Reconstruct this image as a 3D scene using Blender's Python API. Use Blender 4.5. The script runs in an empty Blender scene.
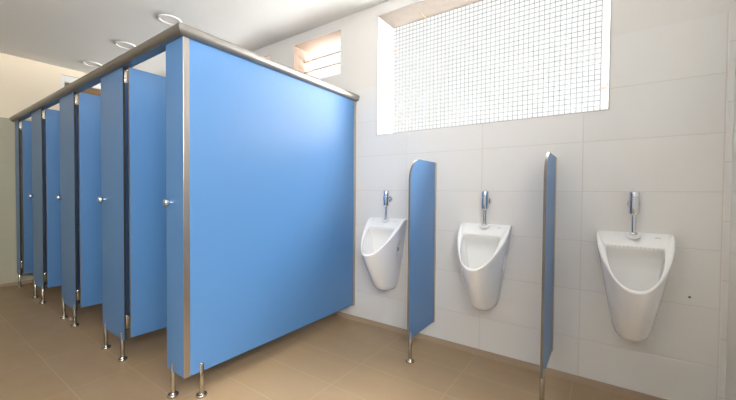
import bpy, bmesh, math
from mathutils import Vector, Matrix
PI = math.pi
sc = bpy.context.scene
col = sc.collection

# ------------------------------------------------------------------ materials
def mat(name, color, rough=0.5, metal=0.0, spec=0.5, coat=0.0):
    m = bpy.data.materials.new(name); m.use_nodes = True
    b = m.node_tree.nodes['Principled BSDF']
    b.inputs['Base Color'].default_value = (*color, 1)
    b.inputs['Roughness'].default_value = rough
    b.inputs['Metallic'].default_value = metal
    b.inputs['Specular IOR Level'].default_value = spec
    b.inputs['Coat Weight'].default_value = coat
    return m

class NT:
    """tiny helper to write shader node graphs"""
    def __init__(s, m):
        s.t = m.node_tree; s.n = s.t.nodes; s.b = s.n['Principled BSDF']
    def node(s, kind, **kw):
        x = s.n.new(kind)
        for k, v in kw.items(): setattr(x, k, v)
        return x
    def put(s, sock, v):
        if hasattr(v, 'is_output'): s.t.links.new(v, sock)
        else: sock.default_value = v
    def math(s, op, a, b=0.0, c=0.0):
        x = s.node('ShaderNodeMath', operation=op)
        s.put(x.inputs[0], a); s.put(x.inputs[1], b); s.put(x.inputs[2], c)
        return x.outputs[0]
    def mix(s, f, a, b):
        x = s.node('ShaderNodeMix', data_type='RGBA')
        s.put(x.inputs[0], f)
        s.put(x.inputs[6], a if hasattr(a, 'is_output') else (*a, 1))
        s.put(x.inputs[7], b if hasattr(b, 'is_output') else (*b, 1))
        return x.outputs[2]
    def xyz(s):
        tc = s.node('ShaderNodeTexCoord'); sp = s.node('ShaderNodeSeparateXYZ')
        s.t.links.new(tc.outputs['Object'], sp.inputs[0])
        return tc.outputs['Object'], sp.outputs
    def noise(s, vec, scale, detail=3.0, rough=0.5):
        x = s.node('ShaderNodeTexNoise')
        s.t.links.new(vec, x.inputs['Vector'])
        x.inputs['Scale'].default_value = scale; x.inputs['Detail'].default_value = detail
        x.inputs['Roughness'].default_value = rough
        return x.outputs['Fac']
    def joint(s, c, off, pitch, w):
        """1 on the joint lines at off + k * pitch"""
        u = s.math('DIVIDE', s.math('SUBTRACT', c, off), pitch)
        fr = s.math('ABSOLUTE', s.math('SUBTRACT', u, s.math('ROUND', u)))
        d = s.math('MULTIPLY', fr, pitch)
        return s.math('SUBTRACT', 1.0, s.math('SMOOTH_MIN', s.math('DIVIDE', d, w), 1.0, 0.2)), s.math('FLOOR', u)
    def bump(s, h, strength, dist):
        x = s.node('ShaderNodeBump')
        x.inputs['Strength'].default_value = strength; x.inputs['Distance'].default_value = dist
        s.t.links.new(h, x.inputs['Height']); s.t.links.new(x.outputs[0], s.b.inputs['Normal'])

def tiled_wall(name, axis, off, pitch, tile_top, tile, paint, grout):
    m = mat(name, tile, 0.3, spec=0.45); g = NT(m)
    vec, o = g.xyz()
    j1, i1 = g.joint(o[axis], off, pitch, 0.0032)
    j2, i2 = g.joint(o[2], 0.268, 0.3005, 0.0032)
    jj = g.math('MAXIMUM', g.math('MAXIMUM', j1, j2), 0.0)
    cmb = g.node('ShaderNodeCombineXYZ'); g.put(cmb.inputs[0], i1); g.put(cmb.inputs[1], i2)
    wn = g.node('ShaderNodeTexWhiteNoise'); g.t.links.new(cmb.outputs[0], wn.inputs['Vector'])
    t2 = tuple(c * 0.965 for c in tile)
    c = g.mix(wn.outputs['Value'], tile, t2)
    c = g.mix(g.math('MULTIPLY', g.noise(vec, 3.0), 0.35), c, tuple(x * 0.93 for x in tile))
    c = g.mix(g.math('MULTIPLY', jj, 0.55), c, grout)
    up = g.math('GREATER_THAN', o[2], tile_top)
    c = g.mix(up, c, paint)
    g.put(g.b.inputs['Base Color'], c)
    g.put(g.b.inputs['Roughness'], g.math('ADD', 0.32, g.math('MULTIPLY', up, 0.45)))
    h = g.math('MULTIPLY', jj, g.math('SUBTRACT', up, 1.0))
    g.bump(h, 0.5, 0.002)
    return m

M = {}
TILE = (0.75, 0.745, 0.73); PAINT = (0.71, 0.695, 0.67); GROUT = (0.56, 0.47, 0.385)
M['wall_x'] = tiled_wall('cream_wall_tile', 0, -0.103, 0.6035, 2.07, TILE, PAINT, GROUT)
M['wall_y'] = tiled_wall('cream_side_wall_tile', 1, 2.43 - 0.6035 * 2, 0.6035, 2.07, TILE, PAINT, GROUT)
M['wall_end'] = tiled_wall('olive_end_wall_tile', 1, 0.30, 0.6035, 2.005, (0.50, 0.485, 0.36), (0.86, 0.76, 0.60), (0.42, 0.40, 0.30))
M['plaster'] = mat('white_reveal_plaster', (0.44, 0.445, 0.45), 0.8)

m = mat('rough_mortar', (0.62, 0.50, 0.38), 0.9, spec=0.2); g = NT(m); vec, o = g.xyz()
n1 = g.noise(vec, 9.0, 6.0, 0.65); n2 = g.noise(vec, 60.0, 4.0)
g.put(g.b.inputs['Base Color'], g.mix(n1, (0.22, 0.185, 0.15), (0.12, 0.10, 0.085)))
g.bump(n2, 0.6, 0.004); M['mortar'] = m

m = mat('terracotta_reveal', (0.80, 0.60, 0.46), 0.85, spec=0.2); g = NT(m); vec, o = g.xyz()
g.put(g.b.inputs['Base Color'], g.mix(g.noise(vec, 7.0, 4.0), (0.27, 0.205, 0.16), (0.22, 0.155, 0.115))); M['terracotta'] = m

m = mat('ceiling_paint', (0.70, 0.685, 0.66), 0.85, spec=0.2); g = NT(m); vec, o = g.xyz()
g.put(g.b.inputs['Base Color'], g.mix(g.noise(vec, 1.6, 3.0), (0.78, 0.775, 0.745), (0.74, 0.735, 0.705))); M['ceiling'] = m

m = mat('brown_floor_tile', (0.30, 0.21, 0.13), 0.35, spec=0.4); g = NT(m); vec, o = g.xyz()
j1, i1 = g.joint(o[0], -1.315, 0.5925, 0.0042)
j2, i2 = g.joint(o[1], 0.91, 0.304, 0.0042)
jj = g.math('MAXIMUM', g.math('MAXIMUM', j1, j2), 0.0)
cmb = g.node('ShaderNodeCombineXYZ'); g.put(cmb.inputs[0], i1); g.put(cmb.inputs[1], i2)
wn = g.node('ShaderNodeTexWhiteNoise'); g.t.links.new(cmb.outputs[0], wn.inputs['Vector'])
mp = g.node('ShaderNodeMapping'); g.t.links.new(vec, mp.inputs[0]); mp.inputs['Scale'].default_value = (1.0, 3.2, 1.0)
st = g.noise(mp.outputs[0], 2.6, 6.0, 0.6)
c = g.mix(st, (0.385, 0.272, 0.160), (0.31, 0.215, 0.122))
c = g.mix(g.math('MULTIPLY', wn.outputs['Value'], 0.25), c, (0.33, 0.235, 0.125))
c = g.mix(g.math('MULTIPLY', jj, 0.55), c, (0.48, 0.37, 0.24))
g.put(g.b.inputs['Base Color'], c)
g.put(g.b.inputs['Roughness'], g.math('ADD', 0.32, g.math('MULTIPLY', g.noise(vec, 5.0), 0.16)))
g.bump(g.math('ADD', g.math('MULTIPLY', jj, -1.0), g.math('MULTIPLY', g.noise(vec, 40.0), 0.12)), 0.4, 0.0015)
M['floor'] = m
M['skirt'] = mat('brown_skirting_tile', (0.34, 0.245, 0.16), 0.4, spec=0.4)

m = mat('blue_laminate', (0.04, 0.195, 0.46), 0.52, spec=0.6, coat=0.4); m.node_tree.nodes['Principled BSDF'].inputs['Coat Roughness'].default_value = 0.30; g = NT(m); vec, o = g.xyz()
n = g.noise(vec, 260.0, 2.0)
g.put(g.b.inputs['Base Color'], g.mix(g.math('MULTIPLY', n, 0.25), (0.070, 0.205, 0.445), (0.084, 0.226, 0.48)))
g.bump(n, 0.08, 0.0006); M['blue'] = m
M['edge'] = mat('grey_edge_band', (0.17, 0.15, 0.13), 0.5)
M['core'] = mat('black_laminate_core', (0.015, 0.015, 0.018), 0.5)

def brushed(name, c, r):
    m = mat(name, c, r, 1.0); g = NT(m); vec, o = g.xyz()
    mp = g.node('ShaderNodeMapping'); g.t.links.new(vec, mp.inputs[0]); mp.inputs['Scale'].default_value = (40, 40, 3)
    n = g.noise(mp.outputs[0], 6.0, 3.0)
    g.put(g.b.inputs['Roughness'], g.math('ADD', r - 0.05, g.math('MULTIPLY', n, 0.12)))
    return m
M['alu'] = brushed('brushed_aluminium', (0.50, 0.46, 0.42), 0.33)
M['rail'] = brushed('satin_rail_aluminium', (0.33, 0.31, 0.285), 0.40)
M['rail'].node_tree.nodes['Principled BSDF'].inputs['Metallic'].default_value = 0.9
M['steel'] = brushed('satin_stainless_steel', (0.50, 0.455, 0.39), 0.18)
M['chrome'] = mat('polished_chrome', (0.72, 0.74, 0.77), 0.12, 1.0)
M['ceramic'] = mat('white_glazed_ceramic', (0.86, 0.86, 0.85), 0.12, spec=0.5, coat=0.3)
M['collar'] = mat('matt_white_ceramic', (0.68, 0.685, 0.68), 0.35)
M['hole'] = mat('shadow_grey_rubber', (0.16, 0.16, 0.16), 0.6)
M['drip'] = mat('rinse_hole_grey', (0.58, 0.58, 0.57), 0.5)
M['screw'] = mat('shade_grey_screw_cover', (0.30, 0.30, 0.30), 0.4)  # grey deepened to carry the shade inside the side recesses
M['mark'] = mat('pale_grey_print', (0.45, 0.46, 0.48), 0.4)
M['wire'] = mat('galvanised_wire', (0.10, 0.115, 0.115), 0.6)
M['rust'] = mat('rusty_tie', (0.55, 0.28, 0.14), 0.8)
M['lampring'] = mat('white_lamp_ring', (0.85, 0.84, 0.82), 0.35)
M['lens'] = mat('frosted_lamp_lens', (0.80, 0.77, 0.73), 0.5)
M['frame_w'] = mat('white_window_frame', (0.80, 0.80, 0.77), 0.5)
M['brownslat'] = mat('brown_wood_slat', (0.20, 0.125, 0.06), 0.55)
M['dark'] = mat('dark_grey_paint', (0.10, 0.10, 0.10), 0.6)
m = mat('clear_glass', (1, 1, 1), 0.02); m.node_tree.nodes['Principled BSDF'].inputs['Transmission Weight'].default_value = 1.0
M['glass'] = m

# ------------------------------------------------------------------ mesh helpers
def obj(name, bm, m, parent=None, smooth=False, bevel=0.0, seg=2, loc=None):
    me = bpy.data.meshes.new(name)
    bmesh.ops.recalc_face_normals(bm, faces=bm.faces)
    bm.to_mesh(me); bm.free()
    for x in (m if isinstance(m, (list, tuple)) else [m]): me.materials.append(x)
    o = bpy.data.objects.new(name, me); col.objects.link(o)
    if parent: o.parent = parent
    if loc: o.location = loc
    if smooth:
        for p in me.polygons: p.use_smooth = True
        me.set_sharp_from_angle(angle=math.radians(38))
    if bevel:
        b = o.modifiers.new('bevel', 'BEVEL'); b.width = bevel; b.segments = seg; b.limit_method = 'ANGLE'
        b.harden_normals = False
    return o

def thing(name, label, cat, loc=(0, 0, 0), group=None):
    o = bpy.data.objects.new(name, None); col.objects.link(o)
    o.location = loc; o.empty_display_size = 0.1
    o['label'] = label; o['category'] = cat
    if group: o['group'] = group
    return o

def tag(o, label, cat, group=None):
    o['label'] = label; o['category'] = cat
    if group: o['group'] = group
    return o

def box(bm, x0, x1, y0, y1, z0, z1):
    r = bmesh.ops.create_cube(bm, size=1.0)
    mtx = Matrix.Translation(((x0 + x1) / 2, (y0 + y1) / 2, (z0 + z1) / 2)) @ Matrix.Diagonal((x1 - x0, y1 - y0, z1 - z0, 1))
    bmesh.ops.transform(bm, matrix=mtx, verts=r['verts'])
    return bm

def bx(*a): return box(bmesh.new(), *a)

def board(*a, thin):
    """a laminate board: material 0 on the two big faces, 1 (the dark core) on the edges"""
    bm = bx(*a)
    bm.normal_update()
    for f in bm.faces:
        if abs(f.normal[thin]) < 0.5: f.material_index = 1
    return bm

def lathe(bm, prof, origin=(0, 0, 0), axis='Z', n=24):
    """revolve (radius, height) pairs about an axis through origin"""
    rot = {'Z': Matrix.Identity(4), 'Y': Matrix.Rotation(PI / 2, 4, 'X'), 'X': Matrix.Rotation(PI / 2, 4, 'Y')}[axis]
    mtx = Matrix.Translation(origin) @ rot
    rings = []
    for r, h in prof:
        if r < 1e-6: rings.append([bm.verts.new(mtx @ Vector((0, 0, h)))])
        else: rings.append([bm.verts.new(mtx @ Vector((r * math.cos(2 * PI * i / n), r * math.sin(2 * PI * i / n), h))) for i in range(n)])
    for a, b in zip(rings, rings[1:]):
        for i in range(n):
            j = (i + 1) % n
            if len(a) == 1 and len(b) == 1: continue
            if len(a) == 1: bm.faces.new((a[0], b[i], b[j]))
            elif len(b) == 1: bm.faces.new((a[i], a[j], b[0]))
            else: bm.faces.new((a[i], a[j], b[j], b[i]))
    return bm

def prism(bm, pts, p0, p1, u, v):
    """extrude the 2-D outline pts (in axes u, v) from point p0 to point p1"""
    p0, p1, u, v = map(Vector, (p0, p1, u, v))
    a = [bm.verts.new(p0 + u * x + v * y) for x, y in pts]
    b = [bm.verts.new(p1 + u * x + v * y) for x, y in pts]
    n = len(pts)
    for i in range(n):
        bm.faces.new((a[i], a[(i + 1) % n], b[(i + 1) % n], b[i]))
    bm.faces.new(a); bm.faces.new(b[::-1])
    return bm

# ------------------------------------------------------------------ the room
D, ZC, XE, XR, YB = 2.43, 2.757, -5.82, 0.53, -2.2      # urinal wall, ceiling, end wall, right wall, wall behind the camera
WT = 0.262

def wall(name, horiz, x0, x1, z0, z1, holes, m_face, place):
    """a wall slab with openings; place(a, depth, z) -> point; material 0 face, 1 jamb and sill, 2 head"""
    bm = bmesh.new(); cache = {}
    def V(a, d, z):
        k = (round(a, 5), d, round(z, 5))
        if k not in cache: cache[k] = bm.verts.new(place(a, d, z))
        return cache[k]
    xs = sorted({x0, x1, *[h[0] for h in holes], *[h[1] for h in holes]})
    zs = sorted({z0, z1, *[h[2] for h in holes], *[h[3] for h in holes]})
    def hole(i, k):
        ca, cz = (xs[i] + xs[i + 1]) / 2, (zs[k] + zs[k + 1]) / 2
        return any(h[0] < ca < h[1] and h[2] < cz < h[3] for h in holes)
    nx, nz = len(xs) - 1, len(zs) - 1
    for i in range(nx):
        for k in range(nz):
            if hole(i, k): continue
            for d in (0, WT):
                bm.faces.new((V(xs[i], d, zs[k]), V(xs[i + 1], d, zs[k]), V(xs[i + 1], d, zs[k + 1]), V(xs[i], d, zs[k + 1])))
            for (ni, nk, a, b) in ((i - 1, k, (xs[i], zs[k]), (xs[i], zs[k + 1])), (i + 1, k, (xs[i + 1], zs[k]), (xs[i + 1], zs[k + 1])),
                                   (i, k - 1, (xs[i], zs[k]), (xs[i + 1], zs[k])), (i, k + 1, (xs[i], zs[k + 1]), (xs[i + 1], zs[k + 1]))):
                out = ni < 0 or nk < 0 or ni >= nx or nk >= nz
                if out or hole(ni, nk):
                    f = bm.faces.new((V(a[0], 0, a[1]), V(b[0], 0, b[1]), V(b[0], WT, b[1]), V(a[0], WT, a[1])))
                    if not out:
                        big = any(h[1] - h[0] > 1 and h[0] - .01 <= a[0] <= h[1] + .01 for h in holes)
                        f.material_index = (2 if big else 3) if nk > k or nk < k else 1
                        if nk > k: f.material_index = 1        # sill
                        if ni != i: f.material_index = 1 if big else 3
    o = obj(name, bm, [m_face, M['plaster'], M['mortar'], M['terracotta']])
    o['kind'] = 'structure'
    return o

W1 = (-1.60, 0.018, 1.652, 2.657)
SMALL = [(-2.63 - i * 1.0, -2.01 - i * 1.0, 2.25, 2.655) for i in range(4)]
wall('wall_back', True, XE - WT, XR + WT, -0.05, ZC + 0.1, [W1] + SMALL, M['wall_x'], lambda a, d, z: (a, D + d, z))
END = (1.35, 1.97, 2.25, 2.665)
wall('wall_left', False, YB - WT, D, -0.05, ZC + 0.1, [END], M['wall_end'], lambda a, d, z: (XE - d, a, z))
RWIN = (-1.7, 0.3, 1.65, 2.50)
wall('wall_right', False, YB - WT, D, -0.05, ZC + 0.1, [RWIN], M['wall_y'], lambda a, d, z: (XR + d, a, z))
wall('wall_front', True, XE, XR, -0.05, ZC + 0.1, [], M['wall_x'], lambda a, d, z: (a, YB - d, z))
o = obj('floor', bx(XE - WT, XR + WT, YB - WT, D + WT, -0.12, 0.0), M['floor']); o['kind'] = 'structure'
o = obj('ceiling', bx(XE - WT, XR + WT, YB - WT, D + WT, ZC, ZC + 0.12), M['ceiling']); o['kind'] = 'structure'

cove = [(0, 0), (0, 0.036), (0.004, 0.0365), (0.0075, 0.034), (0.010, 0.026), (0.013, 0.012), (0.018, 0.004), (0.026, 0.0)]
for nm, p0, p1, u in (('baseboard_back', (XE, D, 0), (XR, D, 0), (0, -1, 0)), ('baseboard_left', (XE, YB, 0), (XE, D, 0), (1, 0, 0)),
                      ('baseboard_right', (XR, YB, 0), (XR, D, 0), (-1, 0, 0)), ('baseboard_front', (XE, YB, 0), (XR, YB, 0), (0, 1, 0))):
    o = obj(nm, prism(bmesh.new(), cove, p0, p1, u, (0, 0, 1)), M['skirt'], smooth=True); o['kind'] = 'structure'

# narrow cut-tile strip in the right corner
bm = bx(0.506, XR, D - 0.004, D, 0.036, 2.07)
m = mat('cream_cut_tile', TILE, 0.32, spec=0.45); g = NT(m); vec, ox = g.xyz()
j, _ = g.joint(ox[2], 0.42, 0.3005, 0.0032)
g.put(g.b.inputs['Base Color'], g.mix(g.math('MULTIPLY', g.math('MAXIMUM', j, 0.0), 0.8), tuple(c * 0.97 for c in TILE), GROUT))
o = obj('trim_1', bm, m, bevel=0.0015); o['kind'] = 'structure'

# ---- window 1: big opening with a welded wire grille
def structure(name, loc=(0, 0, 0)):
    o = bpy.data.objects.new(name, None); col.objects.link(o); o.location = loc; o['kind'] = 'structure'
    return o
w = structure('window_1', (W1[0], D + 0.25, W1[2]))
ww, wh = W1[1] - W1[0], W1[3] - W1[2]
bm = bmesh.new(); r = 0.0023
nx, nz = 47, 29
x_a, x_b, z_a, z_b = 0.002, ww - 0.042, 0.012, wh - 0.004
for i in range(nx + 1):
    x = x_a + (x_b - x_a) * i / nx
    lathe(bm, [(0, z_a), (r, z_a), (r, z_b), (0, z_b)], (x, 0, 0), 'Z', 6)
for k in range(nz + 1):
    z = z_a + (z_b - z_a) * k / nz
    lathe(bm, [(0, x_a), (r, x_a), (r, x_b), (0, x_b)], (0, -0.0038, z), 'X', 6)
for a in ((-0.006, 0, 0, wh), (ww, ww + 0.006, 0, wh), (-0.006, ww + 0.006, wh, wh + 0.006), (-0.006, ww + 0.006, -0.005, 0)):
    if 'tb' not in globals(): tb = bmesh.new()
    box(tb, a[0], a[1], -0.2515, -0.2475, a[2], a[3])
obj('edge_bead', tb, mat('grey_edge_bead', (0.42, 0.40, 0.38), 0.6), w)
grille = obj('wire_grille', bm, M['wire'], w)
# rusty rods let into the reveal that hold the grille: two on each side, two above
for x, z in ((0.004, 0.18), (0.004, 0.79), (ww - 0.004, 0.19), (ww - 0.004, 0.80)):
    bm = lathe(bmesh.new(), [(0, -0.004), (0.0035, -0.004), (0.0035, 0.095), (0, 0.095)], (x, 0, z), 'Y', 8)
    dx = -0.004 if x < 1 else -0.046
    lathe(bm, [(0, dx), (0.003, dx), (0.003, dx + 0.05), (0, dx + 0.05)], (x, -0.008, z), 'X', 8)
    obj('wire_tie', bm, M['rust'], w)
for x in (0.33, 1.02):
    bm = lathe(bmesh.new(), [(0, -0.004), (0.0035, -0.004), (0.0035, 0.10), (0, 0.10)], (x, 0, wh - 0.004), 'Y', 8)
    lathe(bm, [(0, -0.04), (0.003, -0.04), (0.003, 0.003), (0, 0.003)], (x, -0.008, wh - 0.004), 'Z', 8)
    obj('wire_tie', bm, M['rust'], w)

# ---- small louvred windows above the cubicles
for i, h in enumerate(SMALL):
    w = structure('window_%d' % (i + 2), (h[0], D + 0.17, h[2]))
    for k in range(3):
        z = 0.062 + 0.110 * k
        bm = prism(bmesh.new(), [(-0.030, -0.007), (-0.030, 0.001), (0.030, 0.007), (0.030, -0.001)], (0.0, 0, z), (h[1] - h[0], 0, z), (0, 1, 0), (0, 0, 1))
        obj('louvre', bm, M['terracotta'], w)

# ---- end wall window: white upper band, brown slatted shutter below
w = structure('window_6', (XE - 0.10, END[0], END[2]))
ew, eh = END[1] - END[0], END[3] - END[2]
bm = bmesh.new()
for a in ((0, 0.03, 0, eh), (ew - 0.03, ew, 0, eh), (0.03, ew - 0.03, 0, 0.03), (0.03, ew - 0.03, eh - 0.085, eh)):
    box(bm, 0.0, 0.09, a[0], a[1], a[2], a[3])
obj('window_frame', bm, M['frame_w'], w, bevel=0.003)
bm = bmesh.new()
for k in range(4):
    z = 0.03 + 0.075 * k
    box(bm, 0.02, 0.06, 0.03, ew - 0.03, z, z + 0.073)
obj('shutter_panel', bm, M['brownslat'], w, bevel=0.004)

# ---- unseen high window, added in the right wall to bring daylight from that side
w = structure('window_7', (XR + 0.15, RWIN[0], RWIN[2]))
bm = bmesh.new(); dw, dh = RWIN[1] - RWIN[0], RWIN[3] - RWIN[2]
for a in ((0, 0.05, 0, dh), (dw - 0.05, dw, 0, dh), (0.05, dw - 0.05, 0, 0.05), (0.05, dw - 0.05, dh - 0.05, dh)):
    box(bm, -0.04, 0.04, a[0], a[1], a[2], a[3])
obj('window_frame', bm, M['frame_w'], w)
# ------------------------------------------------------------------ cubicles
YF, TH = 0.912, 0.013
Z0, Z1 = 0.146, 1.968

def leg_bm(zt):
    """slotted steel foot pin, its top straddling the panel"""
    return lathe(bmesh.new(), [(0, 0), (0.013, 0), (0.013, zt - 0.004), (0.010, zt), (0, zt)], n=20)
def flange_bm():
    return lathe(bmesh.new(), [(0, 0), (0.029, 0), (0.030, 0.003), (0.029, 0.009), (0.026, 0.0125), (0.018, 0.014), (0.015, 0.020), (0, 0.020)], n=28)
def add_leg(parent, x, y, zt=0.19):
    l = obj('leg', leg_bm(zt), M['steel'], parent, smooth=True, loc=(x, y, 0))
    obj('base_flange', flange_bm(), M['steel'], l, smooth=True)
    return l
def hinge_bm():
    bm = bmesh.new()
    lathe(bm, [(0, -0.045), (0.006, -0.045), (0.0075, -0.043), (0.0075, -0.016), (0.006, -0.0155), (0.0075, -0.015), (0.0075, 0.015), (0.006, 0.0155), (0.0075, 0.016), (0.0075, 0.043), (0.006, 0.045), (0, 0.045)], n=14)
    box(bm, -0.012, 0.0, 0.004, 0.008, -0.04, 0.04)      # leaf on the pilaster
    box(bm, 0.004, 0.008, 0.0, 0.03, -0.04, 0.04)       # leaf on the door
    return bm
def knob_bm():
    return lathe(bmesh.new(), [(0, 0), (0.016, 0), (0.016, 0.008), (0.019, 0.011), (0.0215, 0.018), (0.021, 0.026), (0.018, 0.033), (0.010, 0.037), (0, 0.0375)], axis='Y', n=24)

CORNER = -1.829
unit_labels = [
    'narrow blue cubicle front panel at the near corner with chrome knob and no door',
    'nearest blue cubicle front with open door, second panel from the near corner',
    'third blue cubicle front with open door, counted from the near corner',
    'fourth blue cubicle front with open door, counted from the near corner',
    'narrow grey-blue cubicle front with open door, farthest one beside the end wall']
units = [(CORNER, 0.19, False), (-2.612, 0.393, True), (-3.612, 0.393, True), (-4.612, 0.393, True), (-5.605, 0.19, True)]
for i, (xr, wd, has_door) in enumerate(units):
    t = thing('toilet_cubicle', unit_labels[i], 'cubicle', (xr, YF, 0), 'blue cubicle fronts in a row')
    obj('panel', board(-wd, 0, 0, TH, Z0, Z1, thin=1), [M['blue'], M['core']], t)
    if i == 0: add_leg(t, -0.135, TH / 2)
    elif i == 4: add_leg(t, -0.085, TH / 2)
    else:
        add_leg(t, -0.352, TH / 2); add_leg(t, -0.053, TH / 2)
    if i < 4:
        obj('lock_knob', knob_bm(), M['chrome'], t, smooth=True, loc=(-wd + 0.046, 0.0, 1.088))
        k = t.children[-1]
    if has_door:
        # door stands open at a right angle into the cubicle
        d = obj('door', board(0.022, 0.035, 0.026, 0.606, 0.168, 1.966, thin=0), [M['blue'], M['core']], t)
        obj('edge_strip', bx(0.0215, 0.0355, 0.0235, 0.0258, 0.168, 1.966), M['edge'], d)
        for z in (0.275, 1.905):
            obj('hinge', hinge_bm(), M['steel'], t, smooth=True, loc=(0.0125, 0.010, z))
        if i < 4:      # partition running back to the wall behind the panel
            obj('partition', bx(-wd / 2 - TH / 2, -wd / 2 + TH / 2, TH + 0.001, D - YF - 0.004, Z0, Z1 - 0.02), M['blue'], t, bevel=0.0015)
    else:
        pass

# side panel towards the urinals
sp = thing('cubicle_side_panel', 'large blue cubicle side panel running from the near corner to the urinal wall', 'partition', (CORNER, YF, 0))
L = D - YF
obj('panel', bx(-TH, 0, TH + 0.001, L - 0.012, Z0 - 0.004, Z1), M['blue'], sp, bevel=0.0015)
bm = bmesh.new()
prism(bm, [(0.0005, -0.0025), (0.003, -0.0025), (0.0045, -0.001), (0.0045, 0.031), (0.0005, 0.031)], (0, 0, Z0 - 0.002), (0, 0, Z1), (1, 0, 0), (0, 1, 0))
obj('corner_post', bm, M['alu'], sp, bevel=0.0008)
obj('wall_channel', bx(-TH - 0.006, 0.006, L - 0.030, L - 0.001, Z0 - 0.010, Z1), M['alu'], sp, bevel=0.001)
add_leg(sp, -TH / 2, 0.100)

# head rail over the fronts and the side panel, mitred at the corner
PROF = [(0.0068, 1.9855), (0.018, 1.9845), (0.029, 1.9865), (0.038, 1.992), (0.0435, 2.000), (0.045, 2.008), (0.0435, 2.015), (0.038, 2.020), (0.028, 2.022)]
PROF = PROF + [(-0.030, 2.022), (-0.0345, 2.020), (-0.036, 2.015), (-0.036, 1.992), (-0.0345, 1.987), (-0.030, 1.9855)]
PROF = [(x * 1.06, 2.022 - (2.022 - z) * 1.45) for x, z in PROF]
hr = thing('head_rail', 'satin metal head rail capping the tops of the blue cubicles', 'rail', (CORNER - TH / 2, YF + TH / 2, 0))
def rail(kind):
    bm = bmesh.new(); A = []; B = []
    for x, z in PROF:
        if kind == 'front':        # x = outward (towards -Y); mitre in the corner
            A.append(bm.verts.new((x, -x, z))); B.append(bm.verts.new((XE - hr.location.x + 0.002, -x, z)))
        else:                      # x = outward (towards +X)
            A.append(bm.verts.new((x, -x, z))); B.append(bm.verts.new((x, D - hr.location.y - 0.001, z)))
    n = len(PROF)
    for i in range(n): bm.faces.new((A[i], A[(i + 1) % n], B[(i + 1) % n], B[i]))
    bm.faces.new(B)
    bm.faces.new(A)
    return bm
obj('front_rail', rail('front'), M['rail'], hr, smooth=True)
obj('side_rail', rail('side'), M['rail'], hr, smooth=True)

# ------------------------------------------------------------------ urinal screens
def screen_outline():
    dp, zb, zt, R = 0.418, 0.160, 1.387, 0.15
    pts = [(0.0, zb), (0.0, zt), (dp - R, zt + 0.0)]
    for k in range(1, 13):
        a = PI / 2 * (1 - k / 12)
        pts.append((dp - R + R * math.cos(a), zt - R + R * math.sin(a)))
    pts += [(dp, zb + 0.0)]
    return pts
for x, lab in ((-1.060, 'blue urinal screen between the left and middle urinals, rounded top corner'),
               (-0.252, 'blue urinal screen seen nearly edge-on between the middle and right urinals')):
    t = thing('urinal_screen', lab, 'screen', (x, D, 0), 'blue screens between the urinals')
    o = obj('panel', prism(bmesh.new(), screen_outline(), (-TH / 2, 0, 0), (TH / 2, 0, 0), (0, -1, 0), (0, 0, 1)), M['blue'], t, bevel=0.0012)
    obj('wall_channel', bx(-0.0115, 0.0115, -0.022, -0.0005, 0.155, 1.385), M['alu'], t, bevel=0.001)
    # dark edge band round the exposed edge
    pts = screen_outline()[2:]
    bm = bmesh.new(); prev = None
    for k, (a, z) in enumerate(pts):
        if k == 0: n = Vector((0, 1))
        elif k == len(pts) - 1: n = Vector((1, 0))
        else: n = Vector((math.cos(PI / 2 * (1 - k / 12)), math.sin(PI / 2 * (1 - k / 12))))
        q = [bm.verts.new((sx * (TH / 2 + 0.0004), -(a + n.x * e), z + n.y * e)) for sx, e in ((-1, 0.0003), (1, 0.0003), (1, 0.0022), (-1, 0.0022))]
        if prev:
            for j in range(4): bm.faces.new((prev[j], prev[(j + 1) % 4], q[(j + 1) % 4], q[j]))
        else: bm.faces.new(q)
        prev = q
    bm.faces.new(prev[::-1])
    obj('edge_band', bm, M['edge'], t)
    add_leg(t, 0, -0.386, 0.205)

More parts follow.
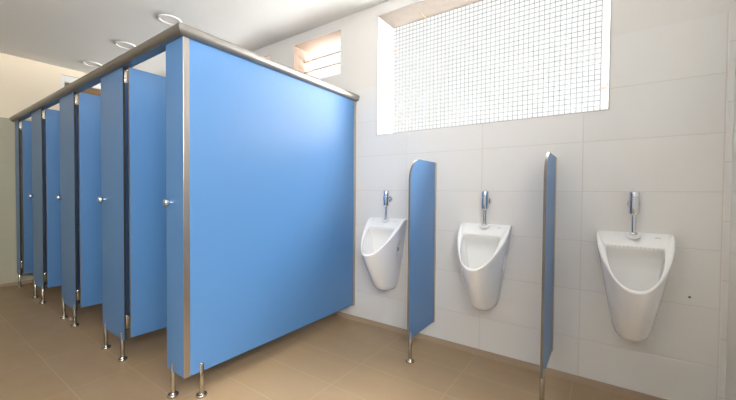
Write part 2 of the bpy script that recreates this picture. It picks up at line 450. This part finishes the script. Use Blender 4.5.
# ------------------------------------------------------------------ urinals
UW, UL, ZT, ZL, ZB = 0.168, 0.342, 0.938, 0.672, 0.350
IOO = 0.125
SHELF = 0.058          # depth of the flat top behind the slanted rim
NA = 44
def ushape(W, Lg, n=2.0, o0=0.0, bulge=0.0):
    pts = []
    for i in range(NA + 1):
        a = PI * i / NA
        c, sn_ = math.cos(a), math.sin(a)
        o = o0 + (Lg - o0) * abs(sn_) ** (2 / n)
        x = W * math.copysign(abs(c) ** (2 / n), c)
        x += math.copysign(bulge, c) * math.sin(PI * min(1.0, o / 0.24)) * min(1, abs(c) * 3)
        pts.append((x, o))
    return pts
def zrim(o):
    k = max(0.0, 1 - abs(o - SHELF) / 0.02)
    return ZT - (ZT - ZL) * max(0.0, o - SHELF) / (UL - SHELF) - 0.003 * k * k
def make_body():
    bm = bmesh.new()
    outer = ushape(UW, UL, 2.0, 0.0, 0.008)
    NB = 14
    rings = []
    def ring(pts, zf):
        """closed loop: the U then straight back along the wall side"""
        o0 = pts[0][1]
        loop = list(pts)
        xa, xb = pts[-1][0], pts[0][0]
        for k in range(1, NB): loop.append((xa + (xb - xa) * k / NB, o0))
        return [bm.verts.new((x, -o, zf(x, o))) for x, o in loop]
    # outer skin, from bottom to rim
    lev = [1.0, 0.995, 0.98, 0.955, 0.92, 0.87] + [0.82 - 0.05 * k for k in range(16)] + [0.025]
    for v in lev:
        e = max(0.0, (v - 0.86) / 0.14); rnd = math.sqrt(max(0.0, 1 - e ** 2.2)) * 0.5 + 0.5 if e < 1 else 0.45
        W = UW - (UW - 0.080) * (v ** 1.1)
        Lg = UL - (UL - 0.145) * (v ** 1.12)
        W *= rnd; Lg *= rnd
        base = ushape(W, Lg, 2.0 + 0.25 * v, 0.0, 0.008 * (1 - v))
        rim = outer
        pts = base
        vs = []
        o0 = 0.0
        loop = list(pts)
        for k in range(1, NB): loop.append((pts[-1][0] + (pts[0][0] - pts[-1][0]) * k / NB, o0))
        rl = list(rim)
        for k in range(1, NB): rl.append((0, 0.0))
        for (x, o), (rx, ro) in zip(loop, rl):
            z = zrim(ro) * (1 - v) + ZB * v
            # shallow oval recess in each side for the fixing screw
            if o > 0.001:
                q = math.hypot((o - 0.066) / 0.036, (z - 0.700) / 0.058)
                if q < 1.0:
                    x -= math.copysign(0.016 * min(1.0, (1 - q) * 3.0), x)
            vs.append(bm.verts.new((x, -o, z)))
        rings.append(vs)
    def top(W, Lg, dz):
        return ring(ushape(W, Lg, 2.0, 0.0, 0.008), lambda x, o: zrim(o) + dz)
    rings.append(top(UW - 0.0008, UL - 0.0008, -0.004))
    rings.append(top(UW - 0.0035, UL - 0.0035, -0.0006))
    rings.append(top(UW - 0.008, UL - 0.007, 0.0005))
    IW, IL, IO = 0.123, UL - 0.014, 0.125
    inner = ushape(IW, IL, 2.15, IO)
    def inring(f, dz):
        # widen the inner outline by f (metres, outward)
        pts = [(x * (1 + f / IW), IO - f + (o - IO) * (1 + 2 * f / (IL - IO))) for x, o in inner]
        return ring(pts, lambda x, o: zrim(o) + dz)
    rings.append(inring(0.0075, 0.0003)); rings.append(inring(0.003, -0.001)); rings.append(inring(0.0, -0.006))
    # bowl: hollowed out behind the rim, then closing towards the outlet
    for s in (0.05, 0.12, 0.22, 0.34, 0.48, 0.62, 0.75, 0.86, 0.94, 0.985):
        k = 1 + 0.10 * min(1.0, s / 0.12) - 0.46 * s; e = max(0.0, (s - 0.7) / 0.3); k *= math.sqrt(max(0.0, 1 - 0.75 * e ** 2))
        back = IO - 0.055 * min(1.0, s / 0.2)
        pts = [(x * k, back + (o - IO) * (IL + 0.004 - back) / (IL - IO) * (1 - 0.40 * s)) for x, o in inner]
        o0 = pts[0][1]; loop = list(pts); src = list(inner)
        for j in range(1, NB):
            loop.append((pts[-1][0] + (pts[0][0] - pts[-1][0]) * j / NB, o0)); src.append((0, IO))
        rings.append([bm.verts.new((x, -o, (zrim(so) - 0.008) * (1 - s) + 0.50 * s)) for (x, o), (sx, so) in zip(loop, src)])
    for a, b in zip(rings, rings[1:]):
        n = len(a)
        for i in range(n): bm.faces.new((a[i], a[(i + 1) % n], b[(i + 1) % n], b[i]))
    bm.faces.new(rings[0][::-1]); bm.faces.new(rings[-1])
    return bm
def face_frame(x, o):
    return Vector((x, -o, zrim(o)))
slope = math.atan2(ZT - ZL, UL - SHELF)
SLU = Vector((0, math.cos(slope), math.sin(slope))); SLN = Vector((0, -math.sin(slope), math.cos(slope)))
def make_urinal(loc):
    t = thing('urinal', '', 'urinal', loc, 'white wall-hung urinals')
    body = obj('bowl', make_body(), M['ceramic'], t, smooth=True)
    body.data.set_sharp_from_angle(angle=math.radians(60))
    # half-round seat for the flush pipe at the top of the slanted rim
    base = Vector((0, -SHELF - 0.001, zrim(SHELF + 0.02) + 0.0215 * (ZT - ZL) / (UL - SHELF)))
    pts = [(0.036 * math.cos(PI + PI * i / 20), 0.043 * math.sin(PI + PI * i / 20)) for i in range(21)]
    obj('pipe_seat', prism(bmesh.new(), pts, base - SLN * 0.003, base + SLN * 0.0006, (1, 0, 0), SLU), M['collar'], t, smooth=True)
    # row of rinse holes along the inner top edge
    bm = bmesh.new()
    for k in range(12):
        x = -0.099 + 0.018 * k
        lathe(bm, [(0, -0.003), (0.0028, -0.003), (0.0028, 0.001), (0, 0.001)], (x, -IOO - 0.0012, zrim(IOO) - 0.006), 'Y', 10)
    obj('rinse_holes', bm, M['drip'], t)
    # screw covers in the side recesses, larger and darker to stand for recess shade
    for s in (-1, 1):
        near = min((v.co for v in body.data.vertices[:1300] if v.co.x * s > 0.05 and v.co.z < 0.9), key=lambda c: math.hypot(-c.y - 0.066, c.z - 0.700))
        bm = lathe(bmesh.new(), [(0, -0.006), (0.016, -0.006), (0.016, 0.002), (0.010, 0.004), (0, 0.004)], (near.x, -0.066, 0.700), 'X', 18)
        obj('fixing_screw_shade', bm, M['screw'], t, smooth=True)
    # small printed maker mark on the top right of the rim
    bm = bmesh.new(); n = 14
    c = Vector((0.102, -0.076, zrim(0.090) + 0.014 * (ZT - ZL) / (UL - SHELF))) + SLN * 0.0004; up = SLU
    for dx, rr in ((-0.008, 0.0035), (0.0, 0.003), (0.007, 0.003)):
        vs = [bm.verts.new(c + Vector((dx + rr * 1.3 * math.cos(2 * PI * i / n), 0, 0)) + up * rr * 0.8 * math.sin(2 * PI * i / n)) for i in range(n)]
        f = bm.faces.new(vs)
    r_ = bmesh.ops.extrude_face_region(bm, geom=list(bm.faces))
    bmesh.ops.translate(bm, verts=[v for v in r_['geom'] if isinstance(v, bmesh.types.BMVert)], vec=SLN * 0.0008)
    obj('maker_mark', bm, M['mark'], t)
    return t
def make_valve(loc):
    t = thing('flush_valve', '', 'flush valve', loc, 'chrome flush valves above the urinals')
    obj('valve_body', lathe(bmesh.new(), [(0, 1.046), (0.014, 1.046), (0.0165, 1.050), (0.0225, 1.054), (0.0235, 1.058), (0.0235, 1.128), (0.0222, 1.1295), (0.0222, 1.131), (0.0235, 1.1325), (0.0235, 1.142), (0, 1.142)], n=28), M['chrome'], t, smooth=True)
    obj('push_button', lathe(bmesh.new(), [(0, 1.1425), (0.0205, 1.1425), (0.0225, 1.145), (0.0225, 1.170), (0.021, 1.1735), (0, 1.1745)], n=28), M['chrome'], t, smooth=True)
    obj('flush_pipe', lathe(bmesh.new(), [(0, 0.941), (0.0105, 0.941), (0.0105, 1.0455), (0, 1.0455)], n=20), M['chrome'], t, smooth=True)
    obj('pipe_nut', lathe(bmesh.new(), [(0.0108, 0.9395), (0.021, 0.9395), (0.0215, 0.943), (0.018, 0.948), (0.0108, 0.951)], n=24), M['chrome'], t, smooth=True)
    obj('inlet_stub', lathe(bmesh.new(), [(0, -0.0525), (0.011, -0.0525), (0.011, -0.015), (0, -0.015)], (0, 0, 1.106), 'Y', 18), M['chrome'], t, smooth=True)
    obj('wall_rosette', lathe(bmesh.new(), [(0.0115, -0.0525), (0.030, -0.0525), (0.030, -0.049), (0.024, -0.041), (0.0115, -0.039)], (0, 0, 1.106), 'Y', 28), M['chrome'], t, smooth=True)
    return t
def copy_tree(o, parent=None):
    c = o.copy(); col.objects.link(c)
    if parent: c.parent = parent
    for ch in list(o.children): copy_tree(ch, c)
    return c
UX = [(-1.468, 'leftmost white urinal, between the large blue side panel and the first screen', 'chrome flush valve above the leftmost urinal beside the blue side panel'),
      (-0.666, 'middle white urinal hanging between the two blue screens', 'chrome flush valve above the middle urinal between the two blue screens'),
      (0.145, 'rightmost white urinal near the right corner of the room', 'chrome flush valve above the rightmost urinal near the room corner')]
u0 = make_urinal((0, D - 0.0005, 0)); v0 = make_valve((0, D - 0.0535, -0.006))
for i, (x, lu, lv) in enumerate(UX):
    a = u0 if i == 0 else copy_tree(u0)
    b = v0 if i == 0 else copy_tree(v0)
    a.location.x = x; a['label'] = lu
    b.location.x = x; b['label'] = lv

# small dark plugged hole in the wall right of the last urinal
hx, hz = 0.388, 0.613
tag(obj('wall_plug', lathe(bmesh.new(), [(0, 0), (0.006, 0), (0.006, 0.002), (0.003, 0.003), (0, 0.003)], (0, 0, 0), 'Y', 14), M['dark'], loc=(hx, D - 0.0005, hz)),
    'tiny dark wall plug in the tiles right of the rightmost urinal', 'wall plug')

# ------------------------------------------------------------------ ceiling lamps (switched off, flush with the ceiling)
LX = [(-3.35, 1.55, 'round white recessed ceiling lamp nearest, above the near cubicle corner'),
      (-4.34, 1.545, 'middle round recessed ceiling lamp of the three above the head rail'),
      (-5.33, 1.53, 'farthest round recessed ceiling lamp, mostly hidden near the end wall')]
for i, (x, y, lab) in enumerate(LX):
    if i == 0:
        t = thing('ceiling_lamp', lab, 'ceiling lamp', (x, y, ZC), 'recessed ceiling lamps over the cubicles'); l0 = t
        obj('trim_ring', lathe(bmesh.new(), [(0.078, -0.001), (0.098, -0.001), (0.098, -0.005), (0.094, -0.011), (0.086, -0.013), (0.078, -0.010), (0.078, -0.001)], n=40), M['lampring'], t, smooth=True)
        obj('lens', lathe(bmesh.new(), [(0, -0.001), (0.0775, -0.001), (0.0775, -0.004), (0, -0.0055)], n=40), M['lens'], t, smooth=True)
    else:
        t = copy_tree(l0); t.location = (x, y, ZC); t['label'] = lab

# ------------------------------------------------------------------ light
w = bpy.data.worlds.new('World'); sc.world = w; w.use_nodes = True
t = w.node_tree; n = t.nodes; bg = n['Background']
tc = n.new('ShaderNodeTexCoord'); sp_ = n.new('ShaderNodeSeparateXYZ'); t.links.new(tc.outputs['Generated'], sp_.inputs[0])
def mr(src, a, b, c, d):
    x = n.new('ShaderNodeMapRange'); x.interpolation_type = 'SMOOTHSTEP'
    t.links.new(src, x.inputs[0])
    for k, v in zip((1, 2, 3, 4), (a, b, c, d)): x.inputs[k].default_value = v
    return x.outputs[0]
SKY, SKY_ZEN, GLOW_N, GLOW_S, GROUND_N, GROUND_S = 0.745, 34.0, 6.0, 20.0, 18.5, 4.0
def mth(op, a, b):
    x = n.new('ShaderNodeMath'); x.operation = op
    for k, v in enumerate((a, b)):
        if hasattr(v, 'is_output'): t.links.new(v, x.inputs[k])
        else: x.inputs[k].default_value = v
    return x.outputs[0]
zen = mr(sp_.outputs[2], 0.50, 0.72, SKY, SKY_ZEN)          # hazy sky, a little brighter overhead
north = mr(sp_.outputs[1], -0.12, 0.12, 0.0, 1.0)           # the two sides of the building see different skies and grounds
south = mth('SUBTRACT', 1.0, north)
def both(a, b): return mth('ADD', mth('MULTIPLY', north, a), mth('MULTIPLY', south, b))
side = mth('MULTIPLY', mr(sp_.outputs[0], 0.06, 0.55, 0.0, 1.0), both(GLOW_N, GLOW_S))     # the glow around the hidden sun, off to the right
low = mth('MULTIPLY', mr(sp_.outputs[2], 0.0, -0.10, 0.0, 1.0),            # pale sunlit paving outside, below the horizon
          mr(sp_.outputs[2], -0.75, -0.35, 0.08, 1.0))                     # darker where the building shades its own foot
low = mth('MULTIPLY', low, both(GROUND_N, GROUND_S))
t.links.new(mth('ADD', mth('ADD', zen, side), low), bg.inputs['Strength'])
bg.inputs['Color'].default_value = (1.0, 0.995, 0.985, 1)

def portal(name, loc, rot, sx, sy):
    l = bpy.data.lights.new(name, 'AREA'); l.shape = 'RECTANGLE'; l.size = sx; l.size_y = sy
    l.cycles.is_portal = True
    o = bpy.data.objects.new(name, l); col.objects.link(o); o.location = loc; o.rotation_euler = rot
portal('daylight_window_grille', ((W1[0] + W1[1]) / 2, D + WT, (W1[2] + W1[3]) / 2), (-PI / 2, 0, 0), 1.62, 1.0)
for i, h in enumerate(SMALL):
    portal('daylight_louvre', ((h[0] + h[1]) / 2, D + WT, (h[2] + h[3]) / 2), (-PI / 2, 0, 0), 0.62, 0.41)
portal('daylight_added_window', (XR + WT, (RWIN[0] + RWIN[1]) / 2, 2.075), (0, PI / 2, 0), 0.85, 2.0)  # portal of the added, unseen right-wall window

# ------------------------------------------------------------------ camera
cam = bpy.data.cameras.new('camera'); co = bpy.data.objects.new('camera', cam); col.objects.link(co)
F, yaw, pit, rol = 337.2373, -0.607503266, -0.0207752295, 0.00812656729
cy, sy, cp, sn = math.cos(yaw), math.sin(yaw), math.cos(pit), math.sin(pit)
fwd = Vector((sy * cp, cy * cp, sn)); r0 = Vector((cy, -sy, 0)); u0_ = r0.cross(fwd)
rt = r0 * math.cos(rol) + u0_ * math.sin(rol); up = -r0 * math.sin(rol) + u0_ * math.cos(rol)
mw = Matrix.Identity(4)
for k in range(3):
    mw[k][0], mw[k][1], mw[k][2] = rt[k], up[k], -fwd[k]
mw.translation = Vector((0, 0, 1.15)); co.matrix_world = mw
cam.sensor_fit = 'HORIZONTAL'; cam.sensor_width = 36.0; cam.lens = F * 36.0 / 736.0; cam.clip_start = 0.02
sc.camera = co

vs = sc.view_settings
vs.view_transform = 'Standard'; vs.look = 'None'; vs.gamma = 1.0; vs.use_curve_mapping = False; vs.exposure = 0.5
sc.cycles.use_denoising = True
sc.cycles.max_bounces = 12; sc.cycles.diffuse_bounces = 8; sc.cycles.glossy_bounces = 6
